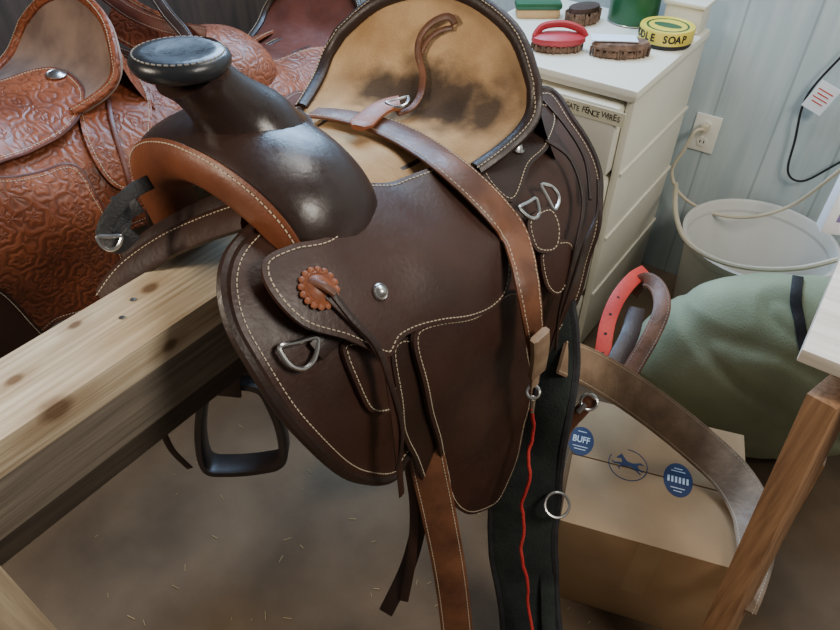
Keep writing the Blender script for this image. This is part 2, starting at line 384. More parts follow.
# ---------------------------------------------------------------- saddle pieces
def arch():
    h=[(-.132,-.01),(-.135,.055),(-.120,.103),(-.070,.137),(0,.152)]
    c=h+[(-x,z) for x,z in h[-2::-1]]
    return cat([V((x,0,z)) for x,z in c],7)
def fork(off,m,lm,parent,horn=True,hm=None,cm=None):
    off=V(off); A=arch(); n=len(A); vs=[];fs=[]; S=28
    def cs(i,beta,ex=0):
        a=A[max(i-1,0)];c=A[min(i+1,n-1)];T=(c-a).normalized(); Nn=V((-T.z,0,T.x))
        if Nn.z<0 and abs(A[i].x)<.05: Nn=-Nn
        u=abs(i/(n-1)-.5)*2
        hn=.037+.004*math.sin(min(u,1)*pi)-.006*max(0,u-.75)*4; hy=.080-.010*u*u
        cb,sb=math.cos(beta),math.sin(beta); e=.8
        slope=1-.35*max(0,-cb)*max(sb,0)
        dy=-math.copysign(abs(cb)**e,cb)*(hy+ex); dn=math.copysign(abs(sb)**e,sb)*(hn*slope+ex)
        return V((A[i].x,0,A[i].z))+Nn*dn+V((0,.052+dy+ (.012*u),BT))+off, (Nn*sb+V((0,-cb,0))).normalized()
    for i in range(n):
        for k in range(S): vs.append(cs(i,2*pi*k/S)[0])
    for i in range(n-1):
        for k in range(S): fs.append((i*S+k,i*S+(k+1)%S,(i+1)*S+(k+1)%S,(i+1)*S+k))
    fs.append(tuple(range(S))); fs.append(tuple((n-1)*S+k for k in range(S)))
    fo=obj('fork',(vs,fs),m,parent,reg=True)
    vs=[];fs=[];K=12
    for i in range(n):
        for lay in (.004,.0):
            for k in range(K): vs.append(cs(i,rad(-75+(108)*k/(K-1)),lay)[0])
    W=2*K
    for i in range(n-1):
        for k in range(K-1):
            fs.append((i*W+k,i*W+k+1,(i+1)*W+k+1,(i+1)*W+k)); fs.append((i*W+K+k,(i+1)*W+K+k,(i+1)*W+K+k+1,i*W+K+k+1))
        for k in (0,K-1): fs.append((i*W+k,(i+1)*W+k,(i+1)*W+K+k,i*W+K+k))
    lp=obj('gullet_lip',(vs,fs),lm,parent,reg=True); lp['label']='reddish brown stitched lip' if lm==M['red'] else 'stitched lip'
    P=[cs(i,rad(27),.0045)[0] for i in range(n)]; Nn=[cs(i,rad(27))[1] for i in range(n)]
    obj('stitching',stitches(P,Nn),M['thread'],lp)
    if horn:
        hm=hm or M['fork']
        path=cat([off+V(q)+V((0,0,BT)) for q in ((0,.062,.150),(0,.058,.172),(0,.046,.196),(0,.030,.220),(0,.015,.242),(0,.006,.258))],5)
        r0=[.086,.064,.046,.038,.036,.042]; rr=[p.x for p in cat([V((r_,0,0)) for r_ in r0],5)]
        ho=obj('horn',tube(path,rr,28,nrm=V((1,0,0))),hm,parent,reg=True)
        Rm=rot_to(V((0.0,.05,1)))
        prof=[(.001,-.012),(.036,-.012),(.046,-.009),(.0515,-.003),(.0525,.003),(.050,.009),(.044,.0125),(.036,.0125),(.022,.0105),(.010,.010),(.0005,.010)]
        cc=off+V((0,-.002,BT+.266))
        obj('horn_cap',lathe(prof,cc,44,Rm),cm or hm,ho)
        P=[Rm@V((.0465*math.cos(a),.0465*math.sin(a),.0116))+cc for a in [2*pi*k/60 for k in range(60)]]
        obj('stitching',stitches(P,Rm@V((0,0,1)),True,w=.0012),M['thread2'],ho)
    return fo
ROWS=[[( .10,.125,.045),(.052,.13,.095),(0,.13,.115)],
      [( .135,.21,.035),(.07,.215,.072),(0,.22,.080)],
      [( .170,.31,.045),(.09,.315,.062),(0,.32,.064)],
      [( .195,.39,.070),(.105,.405,.080),(0,.415,.085)],
      [( .203,.43,.100),(.125,.455,.135),(0,.468,.150)],
      [( .190,.452,.135),(.122,.490,.192),(0,.507,.222)]]
def seat_pts(off,nu=6,nv=7):
    off=V(off); rows=[]
    for r_ in ROWS:
        full=[V(p) for p in r_[:2]]+[V(r_[2])]+[V((-p[0],p[1],p[2])) for p in (r_[1],r_[0])]
        rows.append(cat(full,nu))
    cols=[cat([rows[i][j] for i in range(len(rows))],nv) for j in range(len(rows[0]))]
    return [[c[i]+off+V((0,0,BT)) for c in cols] for i in range(len(cols[0]))]
def seat(off,m,bm_,parent,back=True,bst=True):
    G=seat_pts(off); nr,nc=len(G),len(G[0]); vs=[];fs=[]
    nm=[[None]*nc for _ in range(nr)]
    for i in range(nr):
        for j in range(nc):
            a=G[min(i+1,nr-1)][j]-G[max(i-1,0)][j]; b_=G[i][min(j+1,nc-1)]-G[i][max(j-1,0)]
            n_=a.cross(b_).normalized(); n_= n_ if n_.z>0 else -n_
            nm[i][j]=n_
    for lay in (0,-.014):
        for i in range(nr):
            for j in range(nc): vs.append(G[i][j]+nm[i][j]*lay)
    k=nr*nc
    for i in range(nr-1):
        for j in range(nc-1):
            a=i*nc+j; fs.append((a,a+1,a+nc+1,a+nc)); fs.append((k+a,k+a+nc,k+a+nc+1,k+a+1))
    for j in range(nc-1):
        fs.append((j,j+1,k+j+1,k+j)); a=(nr-1)*nc+j; fs.append((a,a+1,k+a+1,k+a))
    for i in range(nr-1):
        a=i*nc; fs.append((a,a+nc,k+a+nc,k+a)); a=i*nc+nc-1; fs.append((a,a+nc,k+a+nc,k+a))
    so=obj('seat',(vs,fs),m,parent,reg=True)
    i0=int(nr*.42); idx=[(i,0) for i in range(i0,nr)]+[(nr-1,j) for j in range(1,nc-1)]+[(i,nc-1) for i in range(nr-1,i0-1,-1)]
    P=[G[i][j]+nm[i][j]*.003 for i,j in idx]; Nn=[nm[i][j] for i,j in idx]
    P=[P[0]]+[ (P[k-1]+P[k]*2+P[k+1])/4 for k in range(1,len(P)-1)]+[P[-1]]
    rb=obj('cantle_binding',join(tube(P,.0125,10,flat=.75,nrm=Nn)),bm_,parent,reg=True)
    obj('stitching',stitches(P,Nn,shift=.0045,lift=.009),M['thread'],rb)
    for jj in (0,nc-1):
        P=[G[i][jj]+nm[i][jj]*.002 for i in range(0,i0+2)]; Nn=[nm[i][jj] for i in range(0,i0+2)]
        rr=[.009*min(1,.3+i/4,.3+(len(P)-1-i)/3) for i in range(len(P))]
        obj('seat_edge',tube(P,rr,8,flat=.6,nrm=Nn),bm_,parent)
    if back:
        vs=[];fs=[];K=8
        for j in range(nc):
            p=G[nr-1][j]; u=(j/(nc-1)-.5)*2
            for q in range(K):
                t=q/(K-1); lo=V(off)+V((-(u)*.235,.56-.05*u*u,BT+.055-.085*u*u))
                b0=p.lerp(lo,t)+V((0,-.012*math.sin(pi*t),0)); vs.append(b0)
        for j in range(nc-1):
            for q in range(K-1): fs.append((j*K+q,j*K+q+1,(j+1)*K+q+1,(j+1)*K+q))
        obj('cantle_back',(vs,fs),bm_,parent,reg=True)
    return so
def concho(c,n,R,m,parent,name='concho',scal=False):
    Rm=rot_to(n); prof=[(R,0),(R,.002),(R*.85,.004),(R*.75,.003),(R*.55,.0055),(R*.3,.0075),(R*.02,.008)]
    g=lathe(prof,c,28,Rm)
    if scal:
        beads=[lathe([(.0008,0),(.0042,.001),(.0042,.003),(.0008,.005)],V(c)+Rm@V((R*math.cos(a),R*math.sin(a),0)),8,Rm) for a in [2*pi*k/16 for k in range(16)]]
        g=join(g,*beads)
    return obj(name,g,m,parent)
# ================================================================ MAIN SADDLE
S0=Surf((0,0,0))
sad=thing('western_saddle','dark brown western saddle with tan suede seat, large in the middle on the pine plank','saddle',(0,.2,1.025))
nm0='rough_tan_suede'
seat((0,0,0),M['tan'],M['dark2'],sad)
for q_,r_,s_,c_,so_,nz_ in (((508,78),.055,.65,(.16,.095,.055),.1,.7),((350,78),.050,.55,(.18,.11,.06),.1,.7),
      ((376,88),.052,.95,(.075,.052,.037),.35,.8),((408,97),.076,.97,(.070,.048,.035),.4,.8),((446,102),.080,.97,(.070,.048,.035),.4,.8),((484,112),.058,.95,(.075,.052,.037),.35,.8),((412,100),.038,.75,(.030,.021,.016),.2,.9),((455,108),.034,.65,(.032,.022,.017),.2,.9)):
    h,_=hit(*q_,0); spot(nm0,h-BASE[sad],r_,c_,s_,so_,nz=nz_,nsc=30)
fork((0,0,0),M['fork'],M['red'],sad,cm=M['horncap'])
skp=[(252,232),(228,262),(224,300),(242,350),(286,418),(330,462),(362,478),(390,474),(420,440),(500,415),(545,350),(575,290),(595,215),(596,175),(574,125),(545,92),(500,110),(420,165),(340,190),(285,212)]
panel('skirt',S0,skp,0,.008,M['dark'],sad,(1,-1),st=.013,bind=.008,bindmat=M['dark2'])
panel('rigging_tab',S0,[(340,345),(390,350),(392,400),(380,412),(362,404)],.010,.006,M['dark'],sad,(1,),st=.005)
panel('fender_leather',S0,[(388,350),(420,345),(432,420),(445,480),(430,500),(412,460),(398,420)],.013,.005,M['dark2'],sad,(1,),st=.006)
panel('fender',S0,[(412,330),(470,315),(515,290),(526,335),(530,385),(522,430),(510,470),(494,500),(474,512),(456,508),(446,488),(434,440),(420,385)],.022,.006,M['dark'],sad,(1,-1),st=.006)
panel('jockey',S0,[(262,263),(290,248),(325,240),(350,215),(362,186),(395,183),(425,172),(448,163),(474,182),(498,220),(508,262),(500,298),(470,318),(425,326),(398,338),(385,356),(345,340),(300,326),(268,292)],.030,.006,M['dark'],sad,(1,-1),st=.006)
panel('rear_jockey',S0,[(478,168),(492,140),(512,122),(540,104),(556,120),(545,150),(528,168),(513,202),(494,194)],.026,.006,M['dark2'],sad,(1,-1),st=.006)
panel('rear_rigging',S0,[(524,222),(545,208),(556,225),(552,250),(532,250)],.030,.006,M['dark'],sad,(1,),st=.005)
panel('rear_rigging',S0,[(538,250),(565,240),(570,262),(556,292),(542,285)],.024,.006,M['dark'],sad,(1,),st=.005)
def onS(px,py,o): v=S0.hit2(px,py,o); return S0.pt(v.x,v.y,o),S0.nr(v.x,v.y)
p,n_=onS(318,289,.037); concho(p,n_,.021,M['orange'],sad,'rosette',True)['label']='scalloped orange brown leather rosette'
p2=p+n_*.009; obj('rosette_knot',tube(cat([p2+V((-.014,-.004,.004)),p2+n_*.003,p2+V((.012,.006,-.008))],5),.005,8,flat=.6,nrm=n_),M['strap'],sad)
p,n_=onS(380,292,.037); concho(p,n_,.011,M['steel'],sad)
p,n_=onS(517,148,.033); concho(p,n_,.012,M['steel'],sad)
def string(pxs,o,name='saddle_string',m=None,w=.011,parent=None,t=.003):
    P=[];Nn=[]
    for q in pxs:
        if len(q)==2: a,b_=onS(q[0],q[1],o)
        else: a=Xp(q[0],q[1],q[2]); b_=V((1,-.3,.2)).normalized()
        P.append(a);Nn.append(b_)
    PP=cat(P,6);NN=cat(Nn,6)
    return obj(name,ribbon(PP,NN,w,t),m or M['dark'],parent or sad)
string([(326,294),(345,312),(368,336),(385,365),(392,400),(396,440),(402,495)],.042)
string([(330,290),(352,318),(376,345),(390,380),(402,430),(398,470)],.045,m=M['dark2'],w=.008)
p,n_=onS(300,349,.018); obj('ring',dring(p,n_,.023,.003,V((.2,1,-.35))),M['steel'],sad)
string([(340,328),(328,340),(316,352)],.016,'ring_hanger',M['dark2'],.026)
p,n_=onS(529,207,.035); obj('ring',dring(p,n_,.020,.003,V((.2,1,0))),M['steel'],sad)
p,n_=onS(550,196,.030); obj('ring',dring(p,n_,.020,.003,V((-.8,.2,.6))),M['steel'],sad)
for pts in ([(597,180),(596,215),(582,250),(566,300),(552,345),(540,372)],[(545,140),(570,160),(583,200),(574,250),(560,310),(556,350)],[(540,95),(566,125),(584,160),(590,200)]):
    string(pts,.034,m=M['dark2'],w=.007,t=.004)
def strapD(pxs,w,m,name,parent,st=True,t=.006,N=None,both=True):
    P=cat([D(*q) for q in pxs],8); N=[((CAM-p).normalized()+V((0,0,.15))).normalized() for p in P] if N is None else N
    o=obj(name,ribbon(P,N,w,t),m,parent)
    if st: obj('stitching',ribbon_st(P,N,w,t=t,both=both),M['thread'],o)
    return o
strapD([(416,400,.96),(426,455,.99),(440,520,1.05),(451,580,1.11),(458,640,1.16),(464,700,1.19)],.056,M['strap'],'stirrup_leather',sad)
strapD([(412,420,.97),(421,500,1.06),(410,560,1.12),(386,612,1.16)],.026,M['dark2'],'stirrup_strap',sad,st=False)
strapD([(402,430,.96),(414,500,1.05),(412,555,1.10),(404,600,1.14)],.016,M['dark'],'stirrup_strap',sad,st=False)
def stirrup(c,Rm,parent,k=1.0,w0=.050,t=.015):
    c=V(c)
    pr=[(-.066,0,-.072),(-.070,0,-.02),(-.058,0,.04),(-.042,0,.072),(0,0,.082),(.042,0,.072),(.058,0,.04),(.070,0,-.02),(.066,0,-.072),(.03,0,-.083),(-.03,0,-.083)]
    P=cat([V(p)*k for p in pr],6,True)
    Ns=[(Rm@p).normalized() for p in P]; ww=[w0+.025*max(0,-p.z/(.085*k)) for p in P]; P=[Rm@p+c for p in P]
    return obj('stirrup',ribbon(P,Ns,ww,t,True),M['stirrup'],parent)
q=Xp(240,424,-.26)
stirrup(q,Matrix.Rotation(PSI+.1,3,'Z')@Matrix.Rotation(rad(-20),3,'X'),sad,1.28,.052,.020)
stirrup(D(468,790,1.18),Matrix.Rotation(rad(70),3,'Z'),sad)
e=obj('stirrup_leather',ribbon(cat([V((-.262,.16,.95)),V((-.268,.13,.75)),q+V((-.01,.0,.09))],6),V((.5,-.8,0)),.055,.008),M['dark2'],sad)
obj('stirrup_strap',ribbon(cat([Xp(160,425,-.33),Xp(172,450,-.33),Xp(190,468,-.33)],5),V((.6,-.6,.3)),.014,.003),M['dark2'],sad)
panel('fleece_lining',S0,skp,-.016,.012,M['fleece'],sad,(1,),st=0,reg=False)
P=cat([Xp(106,300,-.135),Xp(128,272,-.11),Xp(165,246,-.06),Xp(205,228,0),Xp(246,214,.065)],7)
N3=[((CAM-p).normalized()+V((-.2,0,.6))).normalized() for p in P]
e=obj('gullet_skirt_edge',ribbon(P,N3,.040,.012),M['dark'],sad); obj('stitching',stitches(P,N3,shift=-.012,lift=.006),M['thread'],e)
P=cat([Xp(128,262,-.14),Xp(160,236,-.10),Xp(200,214,-.03),Xp(238,200,.03)],7)
e=obj('gullet_skirt_edge',ribbon(P,[((CAM-p).normalized()+V((-.2,0,.6))).normalized() for p in P],.036,.012),M['dark2'],sad)
# ================================================================ strap over the seat
bc=thing('breast_strap','stitched brown leather strap laid across the tan seat, hanging down the near side','strap',(.2,.3,1.0))
def hitpath(pxs,off,sm=2,step=.01):
    P=[];N=[]
    for a,b_ in pxs:
        h,n_=hit(a,b_,off)
        if h is None: continue
        P.append(h);N.append(n_)
    for _ in range(sm):
        P=[P[0]]+[(P[i-1]+2*P[i]+P[i+1])/4 for i in range(1,len(P)-1)]+[P[-1]]
        N=[N[0]]+[((N[i-1]+2*N[i]+N[i+1])/4).normalized() for i in range(1,len(N)-1)]+[N[-1]]
    return cat(P,4),[n.normalized() for n in cat(N,4)]
def pxpath(pts,n=4): return [(p.x,p.y) for p in cat([V((a,b_,0)) for a,b_ in pts],n)]
PA=[hit(a,b_,.014) for a,b_ in pxpath([(316,121),(345,124),(385,135),(425,156),(462,185),(495,218),(515,245)],3)]
pp=[h for h,_ in PA]+[Xp(528,285,.345),Xp(537,325,.345),Xp(537,360,.345)]
nn=[n for _,n in PA]+[V((.92,-.3,.3)).normalized()]*3
for _ in range(3):
    pp=[pp[0]]+[(pp[i-1]+2*pp[i]+pp[i+1])/4 for i in range(1,len(pp)-1)]+[pp[-1]]
    nn=[nn[0]]+[((nn[i-1]+2*nn[i]+nn[i+1])/4).normalized() for i in range(1,len(nn)-1)]+[nn[-1]]
P=cat(pp,4); N3=[n.normalized() for n in cat(nn,4)]
w=[]
for i in range(len(P)):
    u=i/(len(P)-1); x=.036+.016*min(1,u/.3)
    if u>.85: x*=1-.45*(u-.85)/.15
    w.append(x)
ob=obj('strap_body',ribbon(P,N3,w,.006),M['strap'],bc,reg=False)
obj('stitching',ribbon_st(P,N3,w,.0045,.006),M['thread'],ob)
obj('end_keeper',ribbon(cat([Xp(540,335,.356),Xp(540,352,.356),Xp(537,372,.352)],4),N3[-1],.032,.012),M['collar'],bc)
obj('keeper_tab',ribbon(cat([Xp(537,360,.347),Xp(534,385,.345)],4),N3[-1],.016,.007),M['collar'],bc)
s0=Xp(533,392,.345)
obj('snap',join(ring(s0,(CAM-s0),.010,.003),tube([Xp(533,398,.345),Xp(532,412,.345)],[.005,.0035],8)),M['steel'],bc)
P,N3=hitpath(pxpath([(356,144),(370,131),(386,120),(402,116)],4),.024,1)
obj('buckle_tab',ribbon(P,N3,[.016+.020*min(1,i/6) for i in range(len(P))],.008),M['orange'],bc)
h,n_=hit(400,117,.027); obj('buckle',dring(h,n_,.017,.0028,V((.5,.8,-.4))),M['steel'],bc)
P,N3=hitpath(pxpath([(398,120),(412,114),(422,100),(426,78),(421,55),(424,38),(436,24),(452,18),(458,26)],4),.011,1)
obj('lace',ribbon(P,N3,.011,.004),M['strap'],bc)
P,N3=hitpath(pxpath([(422,58),(430,42),(442,32),(455,29)],4),.008,1)
obj('lace',ribbon(P,N3,.008,.003),M['strap'],bc)
P=cat([Xp(532,408,.345),D(533,432,1.16),D(528,455,1.18),D(529,480,1.20),D(522,505,1.235),D(524,530,1.26),D(521,552,1.28),D(527,580,1.30),D(528,605,1.32),D(537,655,1.34)],6)
P=[p+V((noise.noise(p*40),noise.noise(p*40+V((9,0,0))),0))*.003 for p in P]
tag(obj('red_rope',tube(P,.0034,8),M['redcord']),'thin red rope hanging from the steel snap in front of the dark pad','rope')
# dark pad hanging behind
gp=thing('hanging_girth','dark green black padded girth hanging between saddle and cardboard box','girth',(.34,.34,.05))
PC=[(556,300,1.16),(560,350,1.19),(553,400,1.22),(538,445,1.27),(526,490,1.32),(522,540,1.36),(528,600,1.39),(534,660,1.38),(536,700,1.35)]
P=cat([D(*q) for q in PC],6); 
P=[p+(CAM-p).normalized()*.012*noise.noise(p*9) for p in P]
N3=[((CAM-p).normalized()+V((-.15+.25*noise.noise(p*6),-.1,0))).normalized() for p in P]
wc=[p.x for p in cat([V((x,0,0)) for x in (.05,.058,.068,.098,.125,.135,.12,.12,.12)],6)]
wc=[x+.006*noise.noise(P[i]*22) for i,x in enumerate(wc)]
ob=obj('pad',ribbon(P,N3,wc,.022),M['pad'],gp)
obj('edge_binding',join(*[tube([p+S*(wc[i]/2)*sg for i,(p,T_,n2_,S) in enumerate(frames(P,N3))],.009,8) for sg in (1,-1)]),M['black'],gp)
strapD([(550,500,1.30),(547,560,1.35),(549,640,1.36)],.028,M['pad'],'webbing',gp,st=False)
s0=D(557,505,1.28)
obj('ring',ring(s0,(CAM-s0)+V((.3,0,0)),.024,.003),M['steel'],gp)
# worn collar strap over the box
P=[Zp(562,356,.71),Zp(590,368,.65),Zp(624,388,.56),Zp(662,415,.47),Zp(700,446,.405),Zp(732,477,.376),Zp(752,512,.368),Zp(756,545,.367),Zp(752,580,.364),Zp(744,610,.35)]
P=cat(P,6); 
cl=thing('worn_collar_strap','wide worn tan brown leather strap with pale stitching, arching over the cardboard box','strap',(.5,.5,.33))
N3=[((CAM-p).normalized()+V((0,0,.15))).normalized() for p in P]
w=[(.066+.018*math.sin(pi*min(1,i/len(P)*1.1)))*(1 if i<len(P)*.72 else 1-.42*(i/len(P)-.72)/.28) for i in range(len(P))]
ob=obj('strap_body',ribbon(P,N3,w,.007),M['collar'],cl)
obj('stitching',ribbon_st(P,N3,w,.006,.007),M['thread'],ob)
s0=Zp(589,402,.60)
obj('ring',ring(s0,CAM-s0,.015,.003),M['steel'],cl)
obj('billet',ribbon(cat([Zp(592,398,.60),Zp(580,412,.57),Zp(568,425,.54),Zp(562,440,.52)],4),V((.2,-.6,.7)),.026,.006),M['strap'],cl)
obj('snap',tube([Zp(586,404,.60),Zp(578,412,.585)],.005,8),M['steel'],cl)
# nylon strap and buckle by the gullet
nb=thing('nylon_halter','black nylon strap with steel buckle hanging at the front of the dark saddle','halter',(-.15,-.1,1.05))
for pts in ([(150,182,.80),(132,192,.78),(112,214,.77),(104,236,.77),(118,246,.77),(134,232,.77)],[(140,205,.78),(122,216,.78),(108,228,.77)],[(118,196,.80),(124,220,.79),(114,246,.78)]):
    P=cat([D(*q) for q in pts],5); obj('webbing',ribbon(P,(CAM-P[0]).normalized(),.018,.004),M['black'],nb)
obj('buckle',dring(D(110,240,.76),(CAM-P[0]).normalized(),.012,.0025,RT),M['steel'],nb)
# ================================================================ RACK of the main saddle
rk=thing('saddle_rack','pine plank saddle rack carrying the dark brown saddle','rack',(0,.15,0))
obj('plank',box((-.020,.10,1.025-.0225),(.112,1.36,.045),bev=.003),M['pine'],rk)
obj('side_board',box((.014,.10,.980-.040),(.034,1.34,.080),bev=.002),M['pined'],rk)
obj('side_board',box((-.054,.10,.980-.040),(.034,1.34,.080),bev=.002),M['pined'],rk)
obj('lower_board',box((-.010,.10,.900-.030),(.030,1.34,.070),bev=.002),M['pinedd'],rk)
for q in ((122,318),(133,300)):
    c=Zp(q[0],q[1],1.0255); obj('nail',lathe([(.0035,0),(.0035,.0012),(.0005,.0016)],c,12),M['steel'],rk)
def beam2(a,b_,w,t,m,name,parent,xd=V((0,1,0))):
    a=V(a);b_=V(b_);z=(b_-a).normalized();x=(xd-z*xd.dot(z)).normalized();y=z.cross(x)
    return obj(name,box((a+b_)/2,(w,t,(b_-a).length),Matrix((x,y,z)).transposed(),.002),m,parent)
for yy in (-.440,.68):
    beam2((.052,yy,.985),(.075,yy,0),.08,.036,M['leg'],'leg',rk)
    beam2((-.092,yy,.985),(-.13,yy,0),.08,.036,M['leg'],'leg',rk)
for c,rr in ((Xp(57,410,.036),.011),(Zp(14,380,1.025),.006),(Zp(150,288,1.025),.007),(Zp(75,325,1.025),.005),(Xp(170,345,.036),.006)):
    spot('pine_plank',c-BASE[rk],rr*1.5,(.06,.032,.02),.9,.5,flat=(1,.7,1),nz=.4)
    spot('pine_plank',c-BASE[rk],rr*3.2,(.30,.18,.09),.45,.3,flat=(1,.55,1),nz=.4)
# ================================================================ SECOND SADDLE (tooled)
o2=V((-.99,-.08,-.15)); S2=Surf(o2)
s2=thing('western_saddle','reddish tooled leather saddle with floral carving at the left edge','saddle',(-.99,.12,.875))
seat(o2,M['pinkseat'],M['tool'],s2); fork(o2,M['tool'],M['tool'],s2,hm=M['maroon'])
panel('skirt',S2,None,0,.008,M['tool'],s2,(1,-1),st=.012,bind=.006,params=[(-.12,.12),(-.13,.30),(-.08,.44),(.05,.50),(.25,.49),(.45,.47),(.58,.36),(.60,.18),(.52,.08),(.3,.05),(.1,.05)])
panel('jockey',S2,[(78,92),(95,62),(130,68),(150,100),(146,150),(128,188),(105,178),(84,140)],.016,.006,M['tool'],s2,(1,),st=.007)
panel('jockey',S2,[(-60,95),(0,82),(50,70),(78,84),(84,104),(66,132),(30,152),(-60,175)],.026,.006,M['tool'],s2,(1,),st=.007,bind=.004,bindmat=M['maroon'])
panel('fender',S2,[(-60,180),(10,178),(70,165),(98,200),(124,262),(118,296),(60,318),(30,332),(-60,290)],.034,.006,M['tool'],s2,(1,),st=.008,bind=.004,bindmat=M['maroon'])
panel('fender_leather',S2,[(-40,270),(0,288),(30,318),(52,350),(60,420),(20,420),(-40,330)],.045,.006,M['dark'],s2,(1,),st=.007)
v=S2.hit2(57,77,.03); concho(S2.pt(v.x,v.y,.035),S2.nr(v.x,v.y),.022,M['steel'],s2)
P=[S2.pt(q.x,q.y,.030) for q in [S2.hit2(x,y,.030) for x,y in [(105,70),(112,120),(128,175),(138,215)]]]; P=cat(P,6)
obj('saddle_string',ribbon(P,V((.9,-.2,.4)).normalized(),.010,.003),M['maroon'],s2)
r2=thing('saddle_rack','low weathered board rack under the reddish tooled saddle','rack',(-.99,.1,0))
obj('plank',box((-.99,.08,.855),(.15,.84,.04)),M['pined'],r2)
for sx_ in (1,-1):
    for yy in (-.28,.44): beam2((-.99+.06*sx_,yy,.835),(-.99+.2*sx_,yy,0),.09,.036,M['pined'],'leg',r2)
tp=thing('leather_straps','pile of dark and reddish leather straps behind the reddish tooled saddle','straps',D(165,40,1.62))
P=cat([D(112,12,1.66),D(140,28,1.62),(D(172,44,1.60)),D(205,66,1.58),D(232,100,1.56)],6)
e=obj('wide_strap',ribbon(P,(CAM-P[8]).normalized(),.110,.010),M['tool'],tp); obj('stitching',ribbon_st(P,(CAM-P[8]).normalized(),.110,.008,.010),M['thread'],e)
for a_,w_ in (([(100,-10,1.60),(130,12,1.57),(165,26,1.55),(206,34,1.54)],.034),([(150,-12,1.58),(166,12,1.54),(186,36,1.52),(198,62,1.52)],.028),([(118,50,1.52),(150,60,1.50),(185,56,1.50)],.022)):
    P=cat([D(*q) for q in a_],7); Nn=(CAM-P[5]).normalized(); e=obj('narrow_strap',ribbon(P,Nn,w_,.005),M['dark2'] if w_!=.034 else M['maroon'],tp); obj('stitching',ribbon_st(P,Nn,w_,.005,.005),M['thread2'],e)
# ================================================================ THIRD SADDLE
o3=V((-.90,.66,-.25)); S3=Surf(o3)
s3=thing('western_saddle','maroon leather saddle half hidden behind the dark saddle horn','saddle',(-.90,.86,.775))
seat(o3,M['maroon'],M['dark2'],s3); fork(o3,M['tool'],M['maroon'],s3,horn=False)
panel('skirt',S3,None,0,.008,M['dark'],s3,(1,-1),st=.012,bind=.006,params=[(-.12,.12),(-.13,.30),(-.08,.44),(.05,.50),(.25,.49),(.45,.47),(.58,.36),(.60,.18),(.52,.08),(.3,.05),(.1,.05)])
panel('jockey',S3,None,.02,.006,M['tool'],s3,(1,-1),st=.007,params=[(-.02,.16),(.0,.30),(.12,.33),(.3,.34),(.4,.3),(.42,.14),(.3,.08),(.1,.08)])
panel('fender',S3,None,.034,.006,M['maroon'],s3,(1,-1),st=.007,params=[(.05,.24),(.24,.24),(.27,.45),(.2,.62),(.13,.68),(.08,.6),(.03,.42)])
r3=thing('saddle_rack','low weathered board rack under the maroon saddle','rack',(-.90,.98,0))
obj('plank',box((-.90,.98,.755),(.15,.84,.04)),M['pined'],r3)
for sx_ in (1,-1):
    for yy in (.64,1.3): beam2((-.90+.06*sx_,yy,.735),(-.90+.2*sx_,yy,0),.09,.036,M['pined'],'leg',r3)
# ================================================================ ROOM
def plane_box(name,c,s,m):
    o=obj(name,box(c,s,bev=0),m,None,origin=c); o['kind']='structure'; return o
plane_box('floor',(.2,.2,-.05),(4.2,3.2,.1),M['floor'])
plane_box('wall_back',(.2,1.785,1.3),(4.2,.08,2.6),M['wall'])
plane_box('wall_left',(-1.62,.2,1.3),(.08,3.1,2.6),M['wall2'])
gs=[]
for i in range(130):
    x=random.uniform(-.6,.6);y=random.uniform(-.3,1.1);a=random.uniform(0,pi)
    gs.append(box((x,y,.0025),(random.uniform(.006,.022),.0012,.0012),Matrix.Rotation(a,3,'Z'),0))
tag(obj('straw_bits',join(*gs),M['straw']),'loose bits of straw scattered over the dusty floor','straw',kind='stuff')
# ================================================================ CABINET
cb=thing('drawer_cabinet','cream plastic drawer cabinet against the back wall','cabinet',(-.15,1.42,0))
cx0,cx1,cy0,cy1,ct=-.43,.125,1.145,1.70,.90
mxc=(cx0+cx1)/2;wd=cx1-cx0;myc=(cy0+cy1)/2;dp=cy1-cy0
obj('body',join(box((cx1-.012,myc,.44),(.024,dp-.02,.86),bev=.010),box((cx0+.012,myc,.44),(.024,dp-.02,.86),bev=.010),box((mxc,cy1-.02,.44),(wd-.03,.02,.86)),box((mxc,myc,.02),(wd-.01,dp-.02,.04))),M['white'],cb)
obj('inner_shadow_panel',box((mxc,cy0+.05,.44),(wd-.04,.01,.84),bev=0),M['gap'],cb)
obj('top',box((mxc,myc-.002,.882),(wd+.014,dp+.008,.036),bev=.016),M['white'],cb)
for z in (.66,.45,.24): obj('side_rib',box((cx1+.002,myc,z),(.008,dp-.03,.012),bev=.003),M['white'],cb)
zt=.862
for k,h_ in enumerate((.21,.21,.21,.20)):
    z=zt-h_/2; 
    d_=obj('drawer',box((mxc,cy0+.228,z),(wd-.050,.50,h_-.016),bev=.014),M['white'],cb)
    obj('handle',box((mxc,cy0-.026,z-h_/2+.026),(wd-.09,.010,.014),bev=.004),M['white'],d_)
    if k==0: dr=d_
    zt-=h_
zz=Yp(594,108,1.121); zz.z=min(zz.z,.827); Rv=Matrix.Rotation(rad(90),3,'X')
obj('label_tape',box((zz.x,1.1224,zz.z),(.168,.0016,.036),bev=0),M['tape'],dr)
rr_=random.Random(11); gs=[]; s_='GATE FENCE WIRES'; kx=1.20; x=-.0655*kx
adv={'I':.0042,' ':.0052,'W':.0115,'T':.0080,'A':.0088,'E':.0080,'F':.0078,'G':.0092}
for ch in s_:
    a_=adv.get(ch,.0088)*kx
    if ch!=' ':
        Rj=Rv@Matrix.Rotation(rr_.uniform(-.12,.06),3,'Z'); gs.append(text_geo(ch,.0180*rr_.uniform(.88,1.14),Rj,(zz.x+x+a_/2,1.1213,zz.z+rr_.uniform(-.002,.002)),sy=1.2,bold=.0))
    x+=a_
obj('label_lettering',join(*gs),M['ink'],dr)
